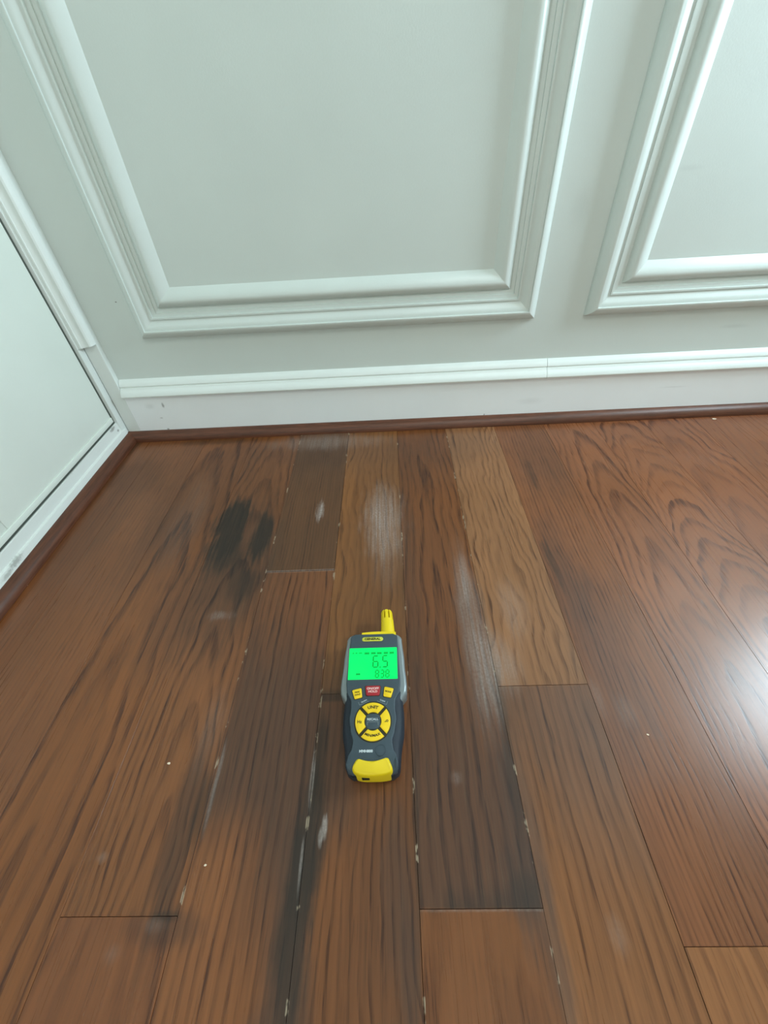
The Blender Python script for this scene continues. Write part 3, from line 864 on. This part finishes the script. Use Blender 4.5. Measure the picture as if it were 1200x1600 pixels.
def text_mesh(s, size, bold=0.0, shear=0.0, width=None):
    cu = bpy.data.curves.new('t', 'FONT'); cu.body = s; cu.size = size; cu.align_x = 'CENTER'; cu.align_y = 'CENTER'
    cu.offset = bold; cu.shear = shear; cu.extrude = 0.00012; cu.resolution_u = 3
    o = bpy.data.objects.new('t', cu); COL.objects.link(o)
    dg = bpy.context.evaluated_depsgraph_get()
    me = bpy.data.meshes.new_from_object(o.evaluated_get(dg))
    bpy.data.objects.remove(o); bpy.data.curves.remove(cu)
    if width:
        xs = [v.co.x for v in me.vertices]; w = max(xs)-min(xs); mid = (max(xs)+min(xs))/2
        for v in me.vertices: v.co.x = (v.co.x-mid)*width/w
    return me
def lettering(s, x, y, z, size, mat, parent, rot=0.0, bold=0.0, shear=0.0, width=None, arc_r=None):
    me = text_mesh(s, size, bold, shear, width)
    if arc_r:
        for v in me.vertices:
            a = v.co.x/arc_r; rr = arc_r+v.co.y if arc_r > 0 else arc_r+v.co.y
            v.co.x = rr*math.sin(a); v.co.y = rr*math.cos(a)-arc_r
    me.name = 'lettering'
    for v in me.vertices:
        xx, yy = v.co.x, v.co.y
        c, q = math.cos(rot), math.sin(rot)
        v.co = Vector((x+xx*c-yy*q, y+xx*q+yy*c, z+v.co.z))
    return link('lettering', me, mat, parent)

ZF = 0.0320
# badge
badge = rounded_prism('badge', rrect(-0.0016, 0.0655, 0.0245, 0.0052, 0.0025), ZF-0.0005, ZF+0.0005, M_BADGE, MM, 0.0003)
lettering('GENERAL', -0.0016, 0.0655, ZF+0.00062, 0.0040, M_INK, badge, bold=0.00010, width=0.0185)
# screen
scr = rounded_prism('screen', rrect(-0.0008, 0.0361, 0.0540, 0.0369, 0.0006), ZF-0.0004, ZF+0.0003, M_LCD, MM, 0.0002)
def seg_digit(ch, cx, cy, w, h, t, mat, parent, slant=0.04):
    S = {'6': 'acdefg', '5': 'acdfg', '8': 'abcdefg', '3': 'abcdg'}[ch]
    v = []; f = []
    def quad(pts):
        b = len(v)
        for (x, y) in pts: v.append((cx+x+slant*y, cy+y, ZF+0.00042))
        f.append(tuple(range(b, b+len(pts))))
    g = t*0.18; hw = w/2; hh = h/2
    def hbar(y):
        quad([(-hw+g+t/2, y-t/2), (hw-g-t/2, y-t/2), (hw-g, y), (hw-g-t/2, y+t/2), (-hw+g+t/2, y+t/2), (-hw+g, y)])
    def vbar(x, y0, y1):
        quad([(x, y0+g), (x+t/2, y0+g+t/2), (x+t/2, y1-g-t/2), (x, y1-g), (x-t/2, y1-g-t/2), (x-t/2, y0+g+t/2)])
    if 'a' in S: hbar(hh)
    if 'g' in S: hbar(0)
    if 'd' in S: hbar(-hh)
    if 'f' in S: vbar(-hw, 0, hh)
    if 'b' in S: vbar(hw, 0, hh)
    if 'e' in S: vbar(-hw, -hh, 0)
    if 'c' in S: vbar(hw, -hh, 0)
    me = mesh_from('digit', v, f)
    return link('digit', me, mat, parent)
seg_digit('6', 0.0022, 0.0378, 0.0054, 0.0132, 0.0013, M_SEG, scr)
seg_digit('5', 0.0128, 0.0379, 0.0052, 0.0132, 0.0013, M_SEG, scr)
link('digit_point', boxes_mesh('digit_point', [(0.0066, 0.0079, 0.0305, 0.0317, ZF+0.0003, ZF+0.00045)]), M_SEG, scr)
for i, ch in enumerate('838'):
    seg_digit(ch, 0.0040+0.0056*i, 0.0236, 0.0034, 0.0080, 0.0011, M_SEG2, scr)
def tick_row(cells, y, h, mat, z=ZF+0.0003):
    rr = []
    for (x, w) in cells:
        n = 3
        for k in range(n):
            xa = x-w/2+k*w/n
            rr.append((xa, xa+w/n*0.62, y-h/2, y+h/2, z, z+0.00015))
        rr.append((x-w/2, x+w/2*0.9, y-h*0.16, y+h*0.16, z, z+0.00013))
    return link('indicator_row', boxes_mesh('indicator_row', rr), mat, scr)
tick_row([(-0.0076, 0.0056), (-0.0002, 0.0052), (0.0066, 0.0052), (0.0138, 0.0048), (0.0205, 0.0050)], 0.0478, 0.0026, M_SEG)
tick_row([(-0.0232, 0.0018), (-0.0196, 0.0022), (-0.0150, 0.0036)], 0.0484, 0.0014, M_SEG2)
tick_row([(-0.0166, 0.0046)], 0.0236, 0.0020, M_SEG)
# keys
def key(name, pts, mat):
    w = 1.09
    cx = sum(p[0] for p in pts)/len(pts); cy = sum(p[1] for p in pts)/len(pts)
    k = rounded_prism(name, pts, ZF-0.0010, ZF+0.0013, mat, MM, 0.0007)
    R = max(math.hypot(x-cx, y-cy) for (x, y) in pts); f = (R+0.0007)/R
    rounded_prism('key_rim', [(cx+(x-cx)*f, cy+(y-cy)*f) for (x, y) in pts], ZF-0.0010, ZF+0.00022, M_WELL, k, 0.0001)
    return k
k1 = key('key', rrect(-0.0164, 0.0022, 0.0092, 0.0100, 0.0012, math.radians(13), 0.22), M_KEY)
lettering('PEAK', -0.0167, 0.0036, ZF+0.00135, 0.0022, M_INK, k1, math.radians(13), 0.00006)
lettering('HOLD', -0.0162, 0.0010, ZF+0.00135, 0.0022, M_INK, k1, math.radians(13), 0.00006)
k2 = key('key', rrect(-0.0003, 0.0051, 0.0152, 0.0104, 0.0016, 0.0, 0.16), M_RED)
lettering('ON/OFF', -0.0003, 0.0071, ZF+0.00135, 0.0032, M_PINK, k2, 0, 0.0001, width=0.0128)
lettering('HOLD', -0.0003, 0.0039, ZF+0.00135, 0.0032, M_PINK, k2, 0, 0.0001, width=0.0096)
k3 = key('key', rrect(0.0158, 0.0031, 0.0092, 0.0102, 0.0012, math.radians(-13), 0.22), M_KEY)
lettering('MODE', 0.0158, 0.0034, ZF+0.00135, 0.0023, M_INK, k3, math.radians(-13), 0.00006)
# ring of four keys
RC = (0.0002, -0.0258); RO = 0.0178; RI = 0.0085
def ring_key(mid):
    gap = 0.0015
    pts = []
    n = 12
    ao = math.asin(gap/RO); ai = math.asin(gap/RI)
    a0 = math.radians(mid-45); a1 = math.radians(mid+45)
    for i in range(n+1):
        a = a0+ao+(a1-a0-2*ao)*i/n; pts.append((RC[0]+RO*math.cos(a), RC[1]+RO*1.04*math.sin(a)))
    for i in range(n+1):
        a = a1-ai-(a1-a0-2*ai)*i/n; pts.append((RC[0]+RI*math.cos(a), RC[1]+RI*1.04*math.sin(a)))
    k = link('ring_key', None, None, MM) if False else None
    def layer(z, g):
        out = []
        for (x, y) in pts:
            cxm = RC[0]+0.0131*math.cos(math.radians(mid)); cym = RC[1]+0.0135*math.sin(math.radians(mid))
            d = math.hypot(x-cxm, y-cym)
            out.append((cxm+(x-cxm)*(1-g/d), cym+(y-cym)*(1-g/d), z))
        return out
    rings = [layer(ZF-0.001, 0), layer(ZF+0.0007, 0), layer(ZF+0.0012, 0.0003), layer(ZF+0.0014, 0.0008)]
    return link('ring_key', loft('ring_key', rings, smooth=35), M_KEY, MM)
rk = {a: ring_key(a) for a in (90, 180, 270, 0)}
ringw = []
for r in ((0.0190, ZF-0.0005), (0.0190, ZF+0.0001), (0.0186, ZF+0.00025)):
    ringw.append([(RC[0]+r[0]*math.cos(2*math.pi*i/48), RC[1]+r[0]*1.04*math.sin(2*math.pi*i/48), r[1]) for i in range(48)])
link('ring_recess', loft('ring_recess', ringw, smooth=30), M_WELL, MM)
rounded_prism('ring_centre', rrect(RC[0], RC[1], 0.0150, 0.0150, 0.0050), ZF, ZF+0.0009, M_FACE, MM, 0.0005)
lettering('UNIT', RC[0], RC[1]+0.0136, ZF+0.00145, 0.0042, M_INK, rk[90], 0, 0.00012, arc_r=0.016, width=0.0108)
lettering('Hz', RC[0]-0.0134, RC[1]-0.0006, ZF+0.00145, 0.0040, M_INK, rk[180], 0, 0.00008)
lettering('-o', RC[0]+0.0136, RC[1], ZF+0.00145, 0.0046, M_INK, rk[0], math.radians(20), 0.00010)
lettering('MIN/MAX', RC[0], RC[1]-0.0137, ZF+0.00145, 0.0032, M_INK, rk[270], 0, 0.0001, arc_r=-0.0155, width=0.0158)
lettering('RECALL', RC[0], RC[1]+0.0018, ZF+0.00100, 0.0030, M_WHT, MM, 0, 0.00004, width=0.0112)
link('print_bracket', boxes_mesh('print_bracket', [(RC[0]-0.0056, RC[0]+0.0056, RC[1]-0.0007, RC[1]-0.0003, ZF+0.0007, ZF+0.00095),
    (RC[0]-0.0056, RC[0]-0.0052, RC[1]-0.0036, RC[1]-0.0003, ZF+0.0007, ZF+0.00095), (RC[0]+0.0052, RC[0]+0.0056, RC[1]-0.0036, RC[1]-0.0003, ZF+0.0007, ZF+0.00095)]), M_SHELL, MM)
def bracket(sgn):
    rot = math.radians(22)*(-sgn)
    cx, cy = sgn*0.0096, -0.0062
    r = []
    me = boxes_mesh('print_bracket', [(-0.0052, 0.0052, -0.0014, -0.0011, 0, 0.00012),
                                      (sgn*0.0052-0.00015, sgn*0.0052+0.00015, -0.0014, 0.0022, 0, 0.00012)])
    c, s = math.cos(rot), math.sin(rot)
    for v in me.vertices:
        x, y = v.co.x, v.co.y
        v.co = Vector((cx+x*c-y*s, cy+x*s+y*c, ZF+v.co.z))
    link('print_bracket', me, M_SHELL, MM)
    lettering('ALARM' if sgn < 0 else 'CLEAR', cx+0.0003, cy+0.0008, ZF+0.0001, 0.0020, M_WHT, MM, rot)
bracket(-1); bracket(1)
lettering('MMH800', -0.0060, -0.0528, ZF+0.0001, 0.0032, M_WHT, MM, 0, 0.00012, width=0.0130)
# faint embossed circle beside the model number
er = []
for k in range(40):
    a = 2*math.pi*k/40
    er.append([(0.0080+r*math.cos(a), -0.0520+r*math.sin(a), z) for (r, z) in ((0.0046, ZF-0.0002), (0.0046, ZF+0.00025), (0.0050, ZF+0.00025), (0.0050, ZF-0.0002))])
v = [p for r in er for p in r]; f = []
for k in range(40):
    j = (k+1) % 40
    for q in range(3): f.append((k*4+q, j*4+q, j*4+q+1, k*4+q+1))
link('embossed_circle', mesh_from('embossed_circle', v, f, 40), M_FACE, MM)

# ------------------------------------------------------------------ crumbs lying on the floor
M_CRUMB = simple_mat('crumb', (236, 214, 190), 0.7)
def crumb(label, x, y, s, name='paint_chip', cat='chip', flat=0.35, seed=1):
    r = random.Random(seed)
    bm = bmesh.new(); bmesh.ops.create_icosphere(bm, subdivisions=1, radius=1.0)
    for vv in bm.verts:
        vv.co *= r.uniform(0.7, 1.2); vv.co.x *= s*1.5; vv.co.y *= s; vv.co.z *= s*flat
    zmin = min(vv.co.z for vv in bm.verts)
    for vv in bm.verts: vv.co.z -= zmin
    me = bpy.data.meshes.new(name); bm.to_mesh(me); bm.free()
    o = link(name, me, M_CRUMB); o.location = (x, y, 0.0001); o.rotation_euler = (0, 0, r.uniform(0, 3))
    o.rotation_euler.z = -0.2
    tag(o, label, cat, 'pale crumbs scattered on the floor')
crumb('pale paint chip on the floor by the quarter round, far right', 0.6432, -0.0250, 0.00280, seed=3)
crumb('tiny pale crumb on the plank right of the meter, left of the window glare', 0.2467, -0.6098, 0.00100, seed=4)
crumb('tiny pale crumb beside the left quarter round, near the left photo edge', -0.5478, -0.3896, 0.00110, seed=5)
crumb('tiny pale crumb on the orange plank left of the meter', -0.2449, -0.6276, 0.00130, seed=6)
crumb('tiny pale crumb on the lined plank near the bottom left', -0.1813, -0.7087, 0.00110, seed=7)
